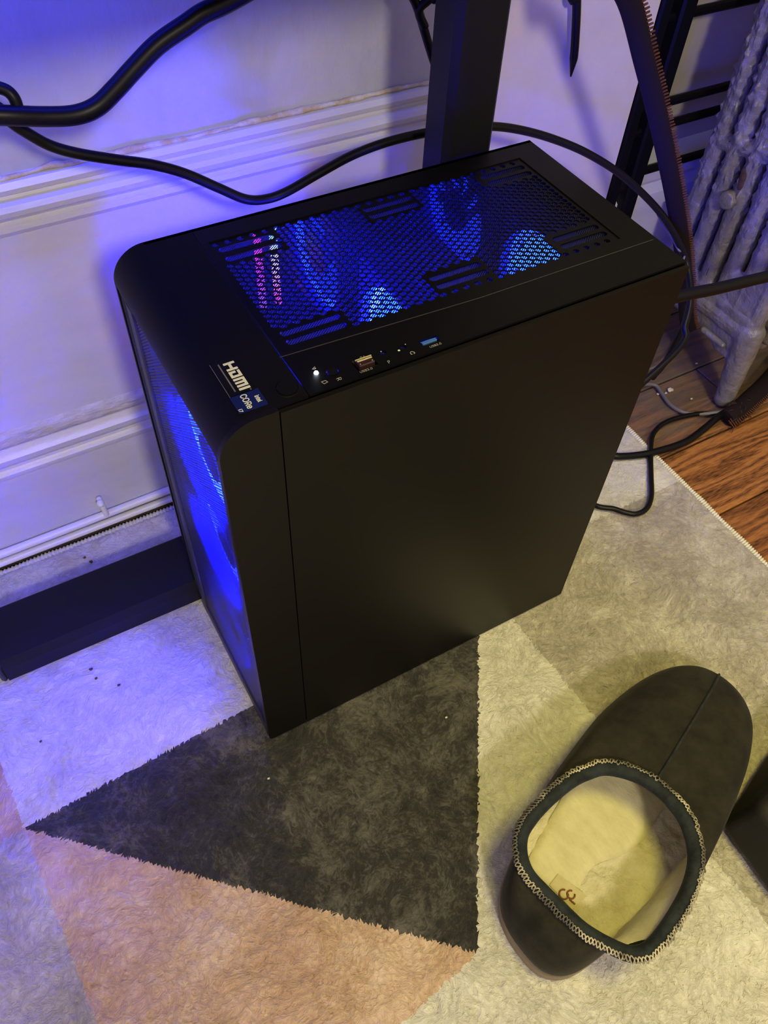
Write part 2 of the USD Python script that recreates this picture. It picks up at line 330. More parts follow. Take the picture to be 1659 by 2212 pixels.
# ------------------------------------------------------------------ two white cables clipped along the foot of the baseboard
def strand(name, pts, r, mt, label, group=None, n=8, sides=10, category='cable', flat=1.0, up=None):
    base = np.asarray(pts[0], float)
    p = thing(name, base, label, category, group)
    part(p, 'cord', tube(spline(pts, n), r, sides, flat=flat, up=up), mt, True)
    return p
xs = np.linspace(-1.2, .30, 16)
up_ = [(x, .3575 + .0008 * math.sin(9 * x), .0335 + .0012 * math.sin(7 * x + 1) + (.003 if x > -.05 else 0) * (x + .05)) for x in xs]
lo_ = [(x, .3560 + .0006 * math.sin(8 * x), .0205 + .0010 * math.sin(6 * x) - .012 * max(0, x + .06)) for x in xs]
a_ = strand('wall_cable', up_, .0052, 'white_cable', 'upper white cable running along the foot of the baseboard')
b_ = strand('wall_cable', lo_, .0050, 'white_cable', 'lower white cable lying below the other along the foot of the baseboard')
cl = thing('cable_clip', (-.063, .356, .03), 'white plastic clip nailed over the two white cables on the baseboard', 'cable clip')
pc = at(222, 1098, 1, .352)
part(cl, 'saddle', tube(spline([pc + (0, .008, .012), pc + (.0005, -.002, .009), pc + (.001, -.003, 0), pc + (.0015, -.003, -.009), pc + (.002, .006, -.014)], 6), .0035, 8), 'white_cable', True)
part(cl, 'nail_head', hull((pc + (-.0005, -.001, .0115), .0046), (pc + (-.0005, -.003, .0115), .0040)), 'white_cable', True)

# ------------------------------------------------------------------ rug
RX0, RX1, RY0, RY1, RZ = -.62, .655, -.80, .352, .008
rug = thing('area_rug', (0, 0, 0), 'short-pile geometric area rug of ivory, charcoal, peach and grey triangles under the computer tower', 'rug')
part(rug, 'backing', box(RX0, RX1, RY0, RY1, .0006, .0035), 'rug_backing')
A_, D_ = np.array([-.25, .036]), np.array([.082, -.276]); Ct = np.array([.309, .060])
def side(p, a, b): return (b[0] - a[0]) * (p[..., 1] - a[1]) - (b[1] - a[1]) * (p[..., 0] - a[0])
def region(p):
    x, y = p[..., 0], p[..., 1]
    r = np.full(x.shape, 'ivory', object)
    below = side(p, A_, D_) < 0
    line2 = y > -.276 - .16 * (.082 - x)
    r[below & line2 & (x < D_[0] + .02)] = 'peach'
    tri = (side(p, A_, Ct) < 0) & (side(p, A_, D_) > 0) & (side(p, D_, Ct) > 0)
    r[tri] = 'charcoal'
    lx = np.where(y > .036, -.25 - .05 * (y - .036), -.25 + .066 * (.036 - y))
    left = x < lx
    r[left & (y > .034)] = 'peach'; r[left & (y <= .034)] = 'gray'
    rx = .318 + .055 * np.clip(-y, 0, None)
    right = x > rx
    r[right] = 'taupe'; r[right & (y > .0725 - .006 * (x - .5))] = 'ivory'
    return r
NXg, NYg = 460, 416
gx, gy = np.linspace(RX0, RX1, NXg), np.linspace(RY0, RY1, NYg)
GX, GY = np.meshgrid(gx, gy, indexing='ij')
pp = np.stack([GX, GY, GX * 0], -1)
hz = .0028 * (meshkit.fbm(pp * 170, 3, 11) - .5) + .0035 * (meshkit.fbm(pp * 45, 3, 12) - .5)
edge = np.minimum.reduce([GX - RX0, RX1 - GX, GY - RY0, RY1 - GY])
GZ = RZ + hz; GZ = np.where(edge < .006, .0045 + (GZ - .0045) * np.clip(edge / .006, 0, 1), GZ)
jx = (rng.random(GX.shape) - .5) * .0016; jy = (rng.random(GX.shape) - .5) * .0016
V = np.stack([np.clip(GX + jx, RX0, RX1), np.clip(GY + jy, RY0, RY1), GZ], -1).reshape(-1, 3)
idx = np.arange(NXg * NYg).reshape(NXg, NYg)
q = np.stack([idx[:-1, :-1], idx[1:, :-1], idx[1:, 1:], idx[:-1, 1:]], -1).reshape(-1, 4)
F = np.vstack([q[:, [0, 1, 2]], q[:, [0, 2, 3]]])
cen = V[F].mean(1)[:, :2]; cj = cen + (rng.random(cen.shape) - .5) * .0022
reg = region(cj)
def submesh(V, F):
    u, inv = np.unique(F, return_inverse=True); return V[u], inv.reshape(F.shape)
LAB = {'ivory': 'ivory pile of the rug', 'charcoal': 'charcoal triangle of the rug', 'peach': 'peach pile of the rug', 'gray': 'grey pile of the rug', 'taupe': 'mottled taupe pile of the rug'}
nrm = lambda p, xr: p
patches = {}
for k in LAB:
    patches[k] = part(rug, f'{k}_pile', submesh(V, F[reg == k]), 'pile_' + k, True, LAB[k])
# loose fibres of the pile, leaning: many thousand, so one curves prim per colour
NF = 105000
fx = rng.uniform(-.42, RX1 - .003, NF); fy = rng.uniform(-.52, RY1 - .003, NF)
fp = np.stack([fx, fy], -1); freg = region(fp)
lean = 2 * np.pi * meshkit.fbm(np.stack([fx * 16, fy * 16, fx * 0], -1), 2, 21) * 2 + rng.normal(0, .7, NF)
ln = rng.uniform(.0025, .0052, NF); hgt = rng.uniform(.0003, .0016, NF)
z0 = RZ - .0012 + .0035 * (meshkit.fbm(np.stack([fx, fy, fx * 0], -1) * 45, 3, 12) - .5)
for k in LAB:
    s = freg == k; n = s.sum()
    dx, dy = np.cos(lean[s]) * ln[s], np.sin(lean[s]) * ln[s]
    pts = np.stack([np.stack([fx[s], fy[s], z0[s]], -1), np.stack([fx[s] + .45 * dx, fy[s] + .45 * dy, z0[s] + hgt[s] * 1.05], -1), np.stack([fx[s] + dx, fy[s] + dy, z0[s] + hgt[s] * .8], -1)], 1)
    path = rug + '/' + numbered(rug, f'{k}_fibres')
    c = UsdGeom.BasisCurves.Define(stage, path); c.CreateTypeAttr('linear')
    c.CreatePointsAttr(Vt.Vec3fArray.FromNumpy(pts.reshape(-1, 3).astype(np.float32))); c.CreateCurveVertexCountsAttr(Vt.IntArray.FromNumpy(np.full(n, 3, np.int32)))
    w = np.tile(np.array([.0005, .00045, .0002]), n).astype(np.float32)
    c.CreateWidthsAttr(Vt.FloatArray.FromNumpy(w)); c.SetWidthsInterpolation('vertex')
    UsdShade.MaterialBindingAPI.Apply(c.GetPrim()).Bind(UsdShade.Material.Get(stage, MAT['pile_' + k])); tag(c, kind='stuff')
# overlocked edges
def binding(p0, p1, step, r, seed):
    p0, p1 = np.array(p0), np.array(p1); L = np.linalg.norm(p1 - p0); n = int(L / step) * 4
    t = np.linspace(0, 1, n)[:, None]; p = p0 + (p1 - p0) * t
    rr = r * (1 + .28 * np.sin(t[:, 0] * L / step * 2 * np.pi)) * (1 + .35 * (meshkit.noise(np.stack([t[:, 0] * L * 50, np.full(n, seed), np.zeros(n)], 1), seed) - .5))
    return tube(p, rr, 8, up=(0, 0, 1))
part(rug, 'wall_edge_binding', binding((RX0, RY1, .0052), (RX1, RY1, .0052), .0045, .0040, 1), 'rug_binding_worn', True)
part(rug, 'side_edge_binding', binding((RX1, RY1, .0050), (RX1, RY0, .0050), .0035, .0036, 2), 'rug_binding', True)

# ------------------------------------------------------------------ crumbs and flecks of dirt
def fleck(p, r, mt, label, catg='crumb', grp=None):
    v = trimesh.creation.icosphere(1, r); v.vertices *= [1, .75, .5]; v.vertices += (rng.random(v.vertices.shape) - .5) * r * .4
    v.apply_translation(np.asarray(p) + (0, 0, r * .35))
    top('crumb', v, mt, True, label, catg, grp)
fleck(at(1447, 844, 2, .001), .0052, 'crumb', 'largest pale crumb on the dusty floor beside the radiator foot')
for (u, v_, w_) in ((1421, 852, 'tiny pale crumb left of the largest crumb on the dusty floor'), (1438, 850, 'tiny pale crumb touching the largest crumb on the dusty floor'), (1493, 862, 'tiny pale crumb just left of the radiator foot'), (1504, 786, 'tiny white crumb on the board seam behind the radiator foot'), (1616, 866, 'tiny pale crumb on the boards right of the frayed sleeve')):
    fleck(at(u, v_, 2, .001), .0024, 'crumb', w_)
fleck(at(580, 1682, 2, .0105), .0015, 'crumb', 'tiny white crumb on the charcoal triangle in front of the tower corner')
fleck(at(964, 1550, 2, .0105), .0015, 'crumb', 'tiny pale crumb on the charcoal triangle near its right side')
for (u, v_, r, w_) in ((265, 1355, .0028, 'largest brown speck on the ivory rug in front of the desk foot'), (168, 1405, .0016, 'topmost speck of the small cluster on the ivory rug left of the largest speck'), (197, 1446, .0022, 'thickest speck in the middle of the cluster on the ivory rug'), (208, 1466, .0016, 'lower speck of the cluster on the ivory rug'), (257, 1480, .0018, 'right-hand speck of the cluster on the ivory rug'),
        (197, 1214, .0022, 'right speck of the pair on the rug strip between desk foot and baseboard'), (183, 1205, .0017, 'left speck of the pair on the rug strip between desk foot and baseboard'), (88, 1602, .0014, 'lone speck on the ivory rug at the far left')):
    fleck(at(u, v_, 2, .0095), r, 'rust', w_, 'dirt')

# ------------------------------------------------------------------ desk: foot, column, top
dk = thing('standing_desk', (.331, .242, .008), 'black steel desk with flat foot on the rug and square column behind the tower', 'desk')
ft = m3.Manifold.hull_points(np.array([(x, y, z) for x, e in ((-.222, 0), (.62, 0)) for (y, z) in ((.200, .0115), (.2775, .0115), (.200, .0335), (.2055, .0450), (.2730, .0450), (.2775, .040))]))
part(dk, 'foot', ft, 'desk_metal', 20)
part(dk, 'foot_end_cap', cbox(-.229, -.2215, .1995, .278, .011, .0455, .003), 'cap_plastic')
gl = at(12, 1462, 2, .012)
for x in (-.205, .60):
    part(dk, 'leveling_glide', cyl((x, .235, .0085), (x, .235, .0125), .016), 'cap_plastic')
part(dk, 'column', cbox(.306, .359, .222, .262, .045, .735, .006), 'desk_metal')
part(dk, 'column_plate', cbox(.288, .374, .212, .272, .045, .051, .001), 'desk_metal')
part(dk, 'unseen_light_strip', box(-.62, .14, .300, .312, .7345, .7375), 'unseen_strip_light')  # out of view, placed to turn the upper wall blue
part(dk, 'added_light_shield', cbox(-.70, .30, .268, .283, .655, .738, .002), 'desk_metal')  # board added out of view to keep the strip light off the rug
part(dk, 'unseen_desk_top', cbox(-.95, .375, .012, .362, .738, .765, .003), 'unseen_desk_top')  # out of view, sized to shade the upper wall

# ------------------------------------------------------------------ computer tower
W, D, H, ZB = .21, .389, .4817, .012
PC = thing('computer_tower', (D / 2, W / 2, .008), 'black computer tower with a glowing blue honeycomb top vent standing on the rug', 'computer')
RT, RB = .028, .007
def sideprofile(x0, x1, inset=0.0):           # (x, z) outline of the case seen from the side, rounded at the front
    pts = []
    for cx, cz, r, a0, a1 in ((RT, H - RT, RT - inset, 90, 180), (RB, ZB + RB, RB - min(inset, RB * .5), 180, 270)):
        for a in np.linspace(math.radians(a0), math.radians(a1), 14): pts.append((cx + r * math.cos(a), cz + r * math.sin(a)))
    pts += [(D, ZB + inset), (D, H - inset)]
    return sg.Polygon(pts).intersection(sg.box(x0, 0, x1, 1))
def xz_extrude(poly, y0, y1):
    e = extr(poly, 0, y1 - y0); v = np.asarray(e.vertices); return np.stack([v[:, 0], y1 - v[:, 2], v[:, 1]], 1), np.asarray(e.faces)
SEAM = .0432
# near side: steel panel and, in front of the seam, the edge of the front bezel
sp = sideprofile(SEAM + .0005, D).intersection(sg.box(0, ZB, 1, H - .0022))
part(PC, 'side_panel', xz_extrude(sp, 0, .0035), 'case_side')
part(PC, 'bezel_side', xz_extrude(sideprofile(0, SEAM - .0004), .0002, .0045), 'case_side')
part(PC, 'added_light_stop', box(.036, .052, .0048, .0060, ZB + .004, H - .004), 'interior_black')  # strip added behind the seam to stop blue light leaking through
for zc in (.12, .36):
    part(PC, 'thumb_screw', cyl((D, .012, zc), (D + .006, .012, zc), .0045, 12), 'interior_black')
# top and front bezel: one bent sheet round the upper front edge
outer = [(D, H), (RT, H)] + [(RT + RT * math.cos(a), H - RT + RT * math.sin(a)) for a in np.linspace(math.pi / 2, math.pi, 18)] 
ZSEAM = .4500
def band(pts, t):
    p = np.array(pts); ls = sg.LineString(p); return ls.buffer(t, single_sided=True, cap_style='flat')
def sheet(pts, y0, y1, t=.002, inward=1):     # bent sheet across the width, pts in (x, z)
    p = np.array(pts, float); d = np.gradient(p, axis=0); d /= np.linalg.norm(d, axis=1, keepdims=True); nn = np.stack([d[:, 1], -d[:, 0]], 1) * t * inward
    poly = sg.Polygon(np.vstack([p, (p - nn)[::-1]])).buffer(0); return xz_extrude(poly, y0, y1)
arc = [(x, z) for x, z in outer[1:]]
MX0, MX1, MY0, MY1 = .0718, .3625, .0515, .1885        # opening of the honeycomb vent
front_arc = [(.0655, H)] + arc
part(PC, 'front_bezel', sheet([(x, z) for x, z in front_arc], .0045, W, .0025, 1), 'case_plastic', 40)
# top plate: solid sheet with the vent window and the openings for buttons and ports
plate = sg.box(.0660, .0045, D, W)
win = sg.box(MX0, MY0, MX1, MY1)
pos = {'power': (.0560, .0165), 'reset': (.0890, .0168), 'usb_a': (.1118, .0150), 'mic': (.1280, .0185), 'phones': (.1430, .0175), 'usb_b': (.1623, .0150)}
circ = lambda c, r: sg.Point(c).buffer(r, 24)
cut = unary_union([win, circ(pos['reset'], .0040), sg.box(.1050, .0095, .1190, .0205), circ(pos['mic'], .0023), circ(pos['phones'], .0023), sg.box(.1558, .0118, .1692, .0178)])
part(PC, 'top_plate', extr(plate.difference(cut), H - .0018, .0018), 'case_black', 20)
part(PC, 'top_groove', extr(sg.LineString([(.0647, .0455), (.22, .0385), (D - .004, .0385)]).buffer(.0003), H - .0001, .00035), 'frame_gray')
# honeycomb: hexagons 5.9 mm apart, left out round the oblong screw slots
pitch = .0059; cs = pitch * .8660
slots = []
for (x, y) in ((.098, .176), (.098, .163), (.098, .0675), (.098, .0575), (.222, .176), (.222, .1655), (.222, .0745), (.222, .064), (.336, .176), (.336, .1655), (.336, .0745), (.336, .064)):
    slots.append(sg.LineString([(x - .0195, y), (x + .0195, y)]).buffer(.0032))
solid = unary_union([s.buffer(.0042) for s in slots])
hexes = []
hx = sg.Polygon([(pitch * .43 * 1.1547 * math.cos(a), pitch * .43 * 1.1547 * math.sin(a)) for a in np.arange(6) * math.pi / 3])
i = 0; x = MX0 + .004
while x < MX1 - .003:
    y = MY0 + .003 + (pitch / 2 if i % 2 else 0)
    while y < MY1 - .003:
        if not solid.contains(sg.Point(x, y)): hexes.append(sa.translate(hx, x, y))
        y += pitch
    x += cs; i += 1
vent = win.buffer(.0002).difference(unary_union(hexes + slots))
part(PC, 'honeycomb_vent', extr(vent, H - .0022, .0012), 'case_black', 20, 'black hexagon mesh of the top vent')
part(PC, 'dust_filter', box(MX0 - .002, MX1 + .002, MY0 - .002, MY1 + .002, H - .0042, H - .0038), 'dust_filter', False)
# back, floor, tray
rp = sg.box(.0035, ZB, W - .001, H - .002).difference(sg.Point(.133, .379).buffer(.057)).union(unary_union([sg.Point(.133, .379).buffer(r).difference(sg.Point(.133, .379).buffer(r - .0013)) for r in (.050, .040, .030, .020)] + [sg.LineString([(.133 - .058, .379), (.133 + .058, .379)]).buffer(.0008), sg.LineString([(.133, .321), (.133, .437)]).buffer(.0008)]))
e_ = extr(rp, D - .002, .002); v_ = np.asarray(e_.vertices)
part(PC, 'rear_panel', (np.stack([v_[:, 2], v_[:, 0], v_[:, 1]], 1), e_.faces), 'case_black')
part(PC, 'bottom_plate', box(.004, D - .002, .0045, W - .001, ZB, ZB + .002), 'case_black')
part(PC, 'board_tray', box(.045, D - .002, .020, .0215, ZB + .002, H - .006), 'interior_black')
part(PC, 'power_supply_shroud', box(.05, D - .003, .0215, W - .012, ZB + .002, .105), 'interior_black')
for (x, y) in ((.05, .03), (.05, .18), (.34, .03), (.34, .18)):
    part(PC, 'rubber_foot', cyl((x, y, .0065), (x, y, ZB + .001), .013, 18), 'cap_plastic')
# glass on the wall side with its steel rim
part(PC, 'glass_panel', box(SEAM + .010, D - .006, W - .0032, W - .0006, .055, H - .012), 'glass', False, 'tinted glass side of the case facing the wall')
rim = sideprofile(0, D).difference(sg.box(SEAM + .010, .055, D - .006, H - .012))
part(PC, 'glass_rim', xz_extrude(rim, W - .0035, W), 'case_black')
# front: frame, perforated panel, side slots
FZ0, FZ1 = ZB + .014, ZSEAM
part(PC, 'front_frame', cat(box(.0005, .012, W - .0340, W - .0215, FZ0 - .013, FZ1), box(.0005, .012, .0048, .0095, FZ0 - .004, FZ1), box(.0005, .012, .0085, W - .034, FZ0 - .010, FZ0 + .004)), 'frame_gray', 20)
part(PC, 'front_mesh', box(.0022, .0026, .0085, W - .0340, FZ0 + .004, FZ1), 'front_mesh', False, 'finely perforated front panel')
sl = [box(.0012, .012, W - .0215, W - .002, z, z + .0011) for z in np.arange(FZ0, FZ1, .0026)]
part(PC, 'front_dust_filter', box(.0075, .0078, .0095, W - .0340, FZ0 + .004, FZ1), 'front_filter', False)
part(PC, 'front_side_vent', cat(*sl), 'frame_gray', 20, kind='stuff')
part(PC, 'front_corner', box(.0006, .012, W - .0022, W - .0002, FZ0, FZ1), 'case_black')

def fan(c, r, ring_mat='led_blue', nb=9, th=.025, sz=.060):
    cx, cy, cz = c
    sq = sg.box(-sz, -sz, sz, sz).buffer(-.004).buffer(.004).difference(sg.Point(0, 0).buffer(r, 40))
    e = extr(sq, -th / 2, th); v = np.asarray(e.vertices)
    fr = part(PC, 'cooling_fan', (np.stack([cx + v[:, 2], cy + v[:, 0], cz + v[:, 1]], 1), e.faces), 'fan_frame', 20, 'fan with a blue light ring')
    a = np.linspace(0, 2 * np.pi, 40, endpoint=False)
    ring = np.stack([np.full(40, cx), cy + (r - .003) * np.cos(a), cz + (r - .003) * np.sin(a)], 1)
    part(fr, 'light_ring', tube(ring, .0042, 6, closed=True, up=(1, 0, 0)), ring_mat, True)
    part(fr, 'hub', cyl((cx - .008, cy, cz), (cx + .008, cy, cz), .021), 'fan_frame')
    for k in range(nb):
        t0 = 2 * np.pi * k / nb; rr = np.linspace(.020, r - .008, 5); vs = []
        for q_ in rr:
            sw = t0 + (q_ - .02) * 9
            for s in (-.5, .5):
                an = sw + s * .42
                vs.append((cx + s * .012, cy + q_ * math.cos(an), cz + q_ * math.sin(an)))
        vs = np.array(vs); fs = []
        for j in range(4): fs += [[2 * j, 2 * j + 1, 2 * j + 3], [2 * j, 2 * j + 3, 2 * j + 2]]
        vv = np.vstack([vs, vs + (.0012, 0, 0)]); ff = np.vstack([fs, np.array(fs)[:, ::-1] + len(vs)])
        part(fr, 'blade', (vv, ff), 'blade_glow', False)
for z in (.098, .222, .346): fan((.0275, .105, z), .056)
fan((.374, .133, .379), .056, 'led_blue_dim')
fan((.2155, .128, .372), .056)
# graphics card, cooler fins, memory, main board
mb = part(PC, 'main_board', box(.12, .372, .0225, .0242, .155, .450), 'board')
part(mb, 'heat_sink', cbox(.33, .352, .0242, .05, .30, .44, .002), 'interior_black')
gc = part(PC, 'graphics_card', cbox(.095, .366, .0242, .150, .205, .247, .003), 'interior_black')
part(gc, 'back_plate', box(.097, .366, .030, .148, .2472, .2486), 'case_black')
cf = [box(.230, .280, .070, .186, z, z + .0008) for z in np.arange(.318, .430, .0036)]
co = part(PC, 'cooler_fins', cat(*cf), 'metal_fin', False, kind='stuff')
for k, (x, m_) in enumerate(((.1675, 'ram_light_a'), (.1850, 'ram_light_b'))):
    ms = part(PC, 'memory_stick', box(x - .003, x + .003, .0242, .074, .285, .420), 'interior_black')
    part(ms, 'light_bar', cbox(x - .003, x + .003, .0742, .082, .287, .418, .001), m_, False)
# ports, buttons and print on the top plate
ZT = H + .0002
part(PC, 'power_button', cat(cyl((pos['power'][0], pos['power'][1], H - .001), (pos['power'][0], pos['power'][1], H + .0012), .0068, 32), tube(np.stack([pos['power'][0] + .0078 * np.cos(np.linspace(0, 2 * np.pi, 40, endpoint=False)), pos['power'][1] + .0078 * np.sin(np.linspace(0, 2 * np.pi, 40, endpoint=False)), np.full(40, H)], 1), .0005, 6, closed=True, up=(0, 0, 1))), 'case_plastic', 30)
part(PC, 'reset_button', cyl((*pos['reset'], H - .004), (*pos['reset'], H + .0006), .0034, 24), 'case_plastic')
part(PC, 'status_light', hull(((.0790, .0208, H + .0002), .0016), ((.0790, .0208, H - .0006), .0016)), 'led_white', True)
part(PC, 'jack_socket', cyl((*pos['mic'], H - .01), (*pos['mic'], H - .0022), .0030, 16), 'port_dark', label='microphone jack')
part(PC, 'jack_socket', cyl((*pos['phones'], H - .01), (*pos['phones'], H - .0022), .0030, 16), 'port_dark', label='headphone jack')
part(PC, 'jack_glints', cat(cbox(.1378, .1394, .0149, .0163, H - .0012, H + .0003, .0002), cbox(.1268, .1276, .0196, .0203, H, H + .0003, .0001), cbox(.1452, .1460, .0186, .0192, H, H + .0003, .0001)), 'print_white')  # pale highlights at the jacks, modelled as small white chips
u1 = part(PC, 'usb_socket', cat(box(.1048, .1192, .0093, .0207, H - .012, H - .0100), box(.1045, .1050, .0093, .0207, H - .012, H), box(.1190, .1195, .0093, .0207, H - .012, H), box(.1045, .1195, .0093, .0097, H - .012, H), box(.1045, .1195, .0203, .0207, H - .012, H)), 'metal_fin', False)
u2 = part(PC, 'usb_socket', box(.1556, .1694, .0116, .0180, H - .012, H - .0085), 'port_dark', False)
part(u2, 'contact_tongue', cbox(.1566, .1682, .0138, .0166, H - .008, H - .0004, .0003), 'usb_blue')
ic = []
EX, EY = (0, -1, 0), (1, 0, 0)                       # stickers read towards the viewer's side
RX, RY = (1, 0, 0), (0, 1, 0)
ic.append(text('R', .0034, (.0880, .0104, ZT - .0001), EX, EY))
ic.append(text('USB3.0', .0019, (.1046, .0074, ZT - .0001), RX, RY, width=.0092))
ic.append(text('USB3.0', .0019, (.1588, .0079, ZT - .0001), RX, RY, width=.0090))
def outline(poly, w): return extr(poly.buffer(w / 2).difference(poly.buffer(-w / 2)), ZT - .0001, .00015)
ic.append(outline(sg.Polygon([(.0784, .0253), (.0806, .0247), (.0808, .0266)]), .0004))
ic.append(outline(sg.Polygon([(.0782, .0117), (.0812, .0117), (.0818, .0098), (.0790, .0092)]), .0005))
ic.append(extr(circ((.1268, .0091), .0009).difference(circ((.1268, .0091), .0005)), ZT - .0001, .00015)); ic.append(extr(sg.box(.1260, .0071, .1264, .0084), ZT - .0001, .00015))
ph = circ((.1453, .0092), .0016).difference(circ((.1453, .0092), .0011)).difference(sg.box(.1448, .007, .1458, .0084)); ic.append(extr(unary_union([ph, sg.box(.1436, .0080, .1443, .0092), sg.box(.1463, .0080, .1470, .0092)]), ZT - .0001, .00015))
part(PC, 'port_icons', cat(*ic), 'icon_print', False)

# dongle plugged into the first socket
dg = thing('usb_dongle', (.1118, .0150, H - .004), 'tiny receiver plugged into the left socket on top of the tower', 'usb receiver')
part(dg, 'shell', cbox(.1062, .1180, .0112, .0176, H - .0085, H + .0026, .0006), 'dongle_body')
part(dg, 'rim', cat(cbox(.1060, .1182, .0171, .0178, H + .0018, H + .0030, .0002), cbox(.1066, .1176, .0150, .0164, H + .0024, H + .0030, .0002), cbox(.1071, .1077, .0124, .0130, H + .0024, H + .0029, .0001), cbox(.1160, .1167, .0124, .0130, H + .0024, H + .0029, .0001)), 'dongle')
part(dg, 'mark', text('24', .0024, (.1106, .0180, H + .0012), RX, RY, True), 'dongle', False)

# stickers
s1 = thing('video_port_sticker', (.028, .042, H), 'black sticker with white HDMI lettering on the top front of the tower', 'sticker')
part(s1, 'base', extr(sg.box(.0203, .0249, .0372, .0592), H, .0001), 'sticker_black', False)
part(s1, 'edge_line', extr(sg.box(.0203, .0249, .02065, .0592), H + .0001, .00008), 'print_gray', False)
def B(x0, y0, x1, y1): return sg.box(x0, y0, x1, y1)
h_ = unary_union([B(0, 0, .26, 1), B(.80, 0, 1.06, 1), B(.2, .37, .85, .63)])
d_ = unary_union([B(1.18, .0, 1.95, .24), B(1.18, .76, 1.95, 1), B(1.74, 0, 2.0, 1), B(1.18, .0, 1.44, .62)]).buffer(.05).buffer(-.05)
m_ = unary_union([B(2.14, 0, 2.40, 1), B(2.14, .76, 3.20, 1), B(2.56, 0, 2.80, .9), B(2.96, 0, 3.22, 1)])
i_ = B(3.36, 0, 3.62, 1)
logo = sa.scale(unary_union([h_, d_, m_, i_]), .0283 / 3.62, .0076, 1, origin=(0, 0))
part(s1, 'lettering', mapto(extr(logo, 0, .0001), (.0284, .0563, H + .0001), EX, EY), 'print_white', False, 'HDMI lettering')
part(s1, 'strap_line', extr(sg.box(.0251, .0285, .0260, .0570), H + .0001, .0001), 'print_gray', False)
part(s1, 'trade_mark', text('TM', .0009, (.0348, .0275, H + .0001), EX, EY), 'print_gray', False)
s2 = thing('processor_sticker', (.029, .017, H), 'blue sticker reading intel CORE i7 at the front corner of the tower top', 'sticker')
part(s2, 'base', extr(sg.Polygon([(.0205, .0248), (.0390, .0248), (.0390, .0095), (.0205, .0095)]).buffer(.0006), H, .0001), 'sticker_blue', False)
part(s2, 'brand_line', text('intel', .0030, (.0345, .0196, H + .0001), EX, EY, True, width=.0062), 'print_white', False)
part(s2, 'series_line', text('CORe', .0042, (.0264, .0243, H + .0001), EX, EY, True, width=.0135), 'print_white', False)
part(s2, 'tier_line', text('i7', .0024, (.0206, .0128, H + .0001), EX, EY, True, width=.0028), 'print_white', False)

# ------------------------------------------------------------------ cables round the tower
def path(pxs):                                        # (u, v, depth y) triples
    return [at(u, v, 1, y) for u, v, y in pxs]
strand('power_cable', [np.array([.29, .29, .737])] + path([(900, -190, .27), (700, -110, .27), (500, 0, .27), (440, 28, .27), (400, 55, .27), (340, 97, .27), (290, 148, .27), (250, 192, .27), (210, 230, .27), (165, 248, .27), (100, 252, .27), (0, 249, .27), (-120, 246, .28), (-300, 250, .29)]) + [np.array([-.42, .29, .57]), np.array([-.58, .29, .68]), np.array([-.62, .29, .737])], .0068, 'cable_black', 'thick black cable hanging across the upper left of the wall')
strand('thin_cable', path([(-140, 210, .29), (-60, 185, .285), (0, 190, .28), (28, 208, .276), (38, 240, .274), (22, 255, .273)]), .0042, 'cable_black', 'short black cable loop at the left end of the thick hanging cable')
pa = path([(-60, 200, .30), (0, 235, .295), (22, 262, .293), (60, 288, .292), (110, 315, .292), (170, 332, .29), (250, 345, .29), (330, 356, .29), (400, 375, .29), (470, 405, .285), (530, 430, .28), (575, 430, .28), (620, 414, .28), (690, 374, .285), (760, 336, .29), (830, 309, .29), (905, 290, .29), (985, 277, .29), (1062, 273, .29), (1130, 282, .285), (1200, 302, .28), (1270, 332, .27), (1340, 376, .26), (1400, 430, .245), (1440, 478, .23), (1468, 528, .215), (1485, 575, .20), (1492, 640, .17), (1480, 700, .15), (1450, 770, .13)])
pa += [np.array([D + .012, .10, .13]), np.array([D + .002, .09, .15])]
strand('display_cable', pa, .0042, 'cable_black', 'long thin black cable sagging across the wall and arching behind the tower')
strand('pale_lead', path([(1420, 462, .248), (1436, 490, .238), (1452, 515, .228), (1466, 540, .212), (1478, 556, .205)]) + [np.array([.60, .165, .25])], .0014, 'cable_gray', 'thin pale cord beside the arching cable at the back corner of the tower')
strand('corner_cord', [np.array([.27, .33, .737])] + path([(860, -60, .33), (890, -10, .33), (903, 20, .33), (915, 60, .33), (930, 110, .33), (950, 170, .33)]), .0042, 'cable_black', 'black cord slipping behind the left side of the desk column')
strand('corner_cord', path([(918, 60, .325), (905, 22, .328), (930, -5, .325), (950, -40, .32)]) + [np.array([.37, .34, .70])], .0040, 'cable_black', 'short black cord crossing high at the left of the desk column')
strand('dark_streak', [np.array([.535, .352, .85])] + path([(1246, -80, .352), (1246, 0, .353), (1244, 60, .354), (1240, 120, .356), (1233, 165, .359)]), [*np.linspace(.0045, .0045, 33), *np.linspace(.0045, .0009, 8)], 'cable_black', 'black tapering streak down the white wall panel right of the column')  # dark strip on the white panel, tapering to a point
strand('bar_cable', [np.array([D + .0025, .10, .388])] + path([(1330, 676, .10), (1400, 657, .10), (1480, 637, .10), (1540, 625, .10), (1600, 611, .10), (1659, 597, .10), (1760, 576, .10), (1900, 560, .11)]), .0066, 'cable_black', 'thick straight black cable running right from the tower past the radiator')
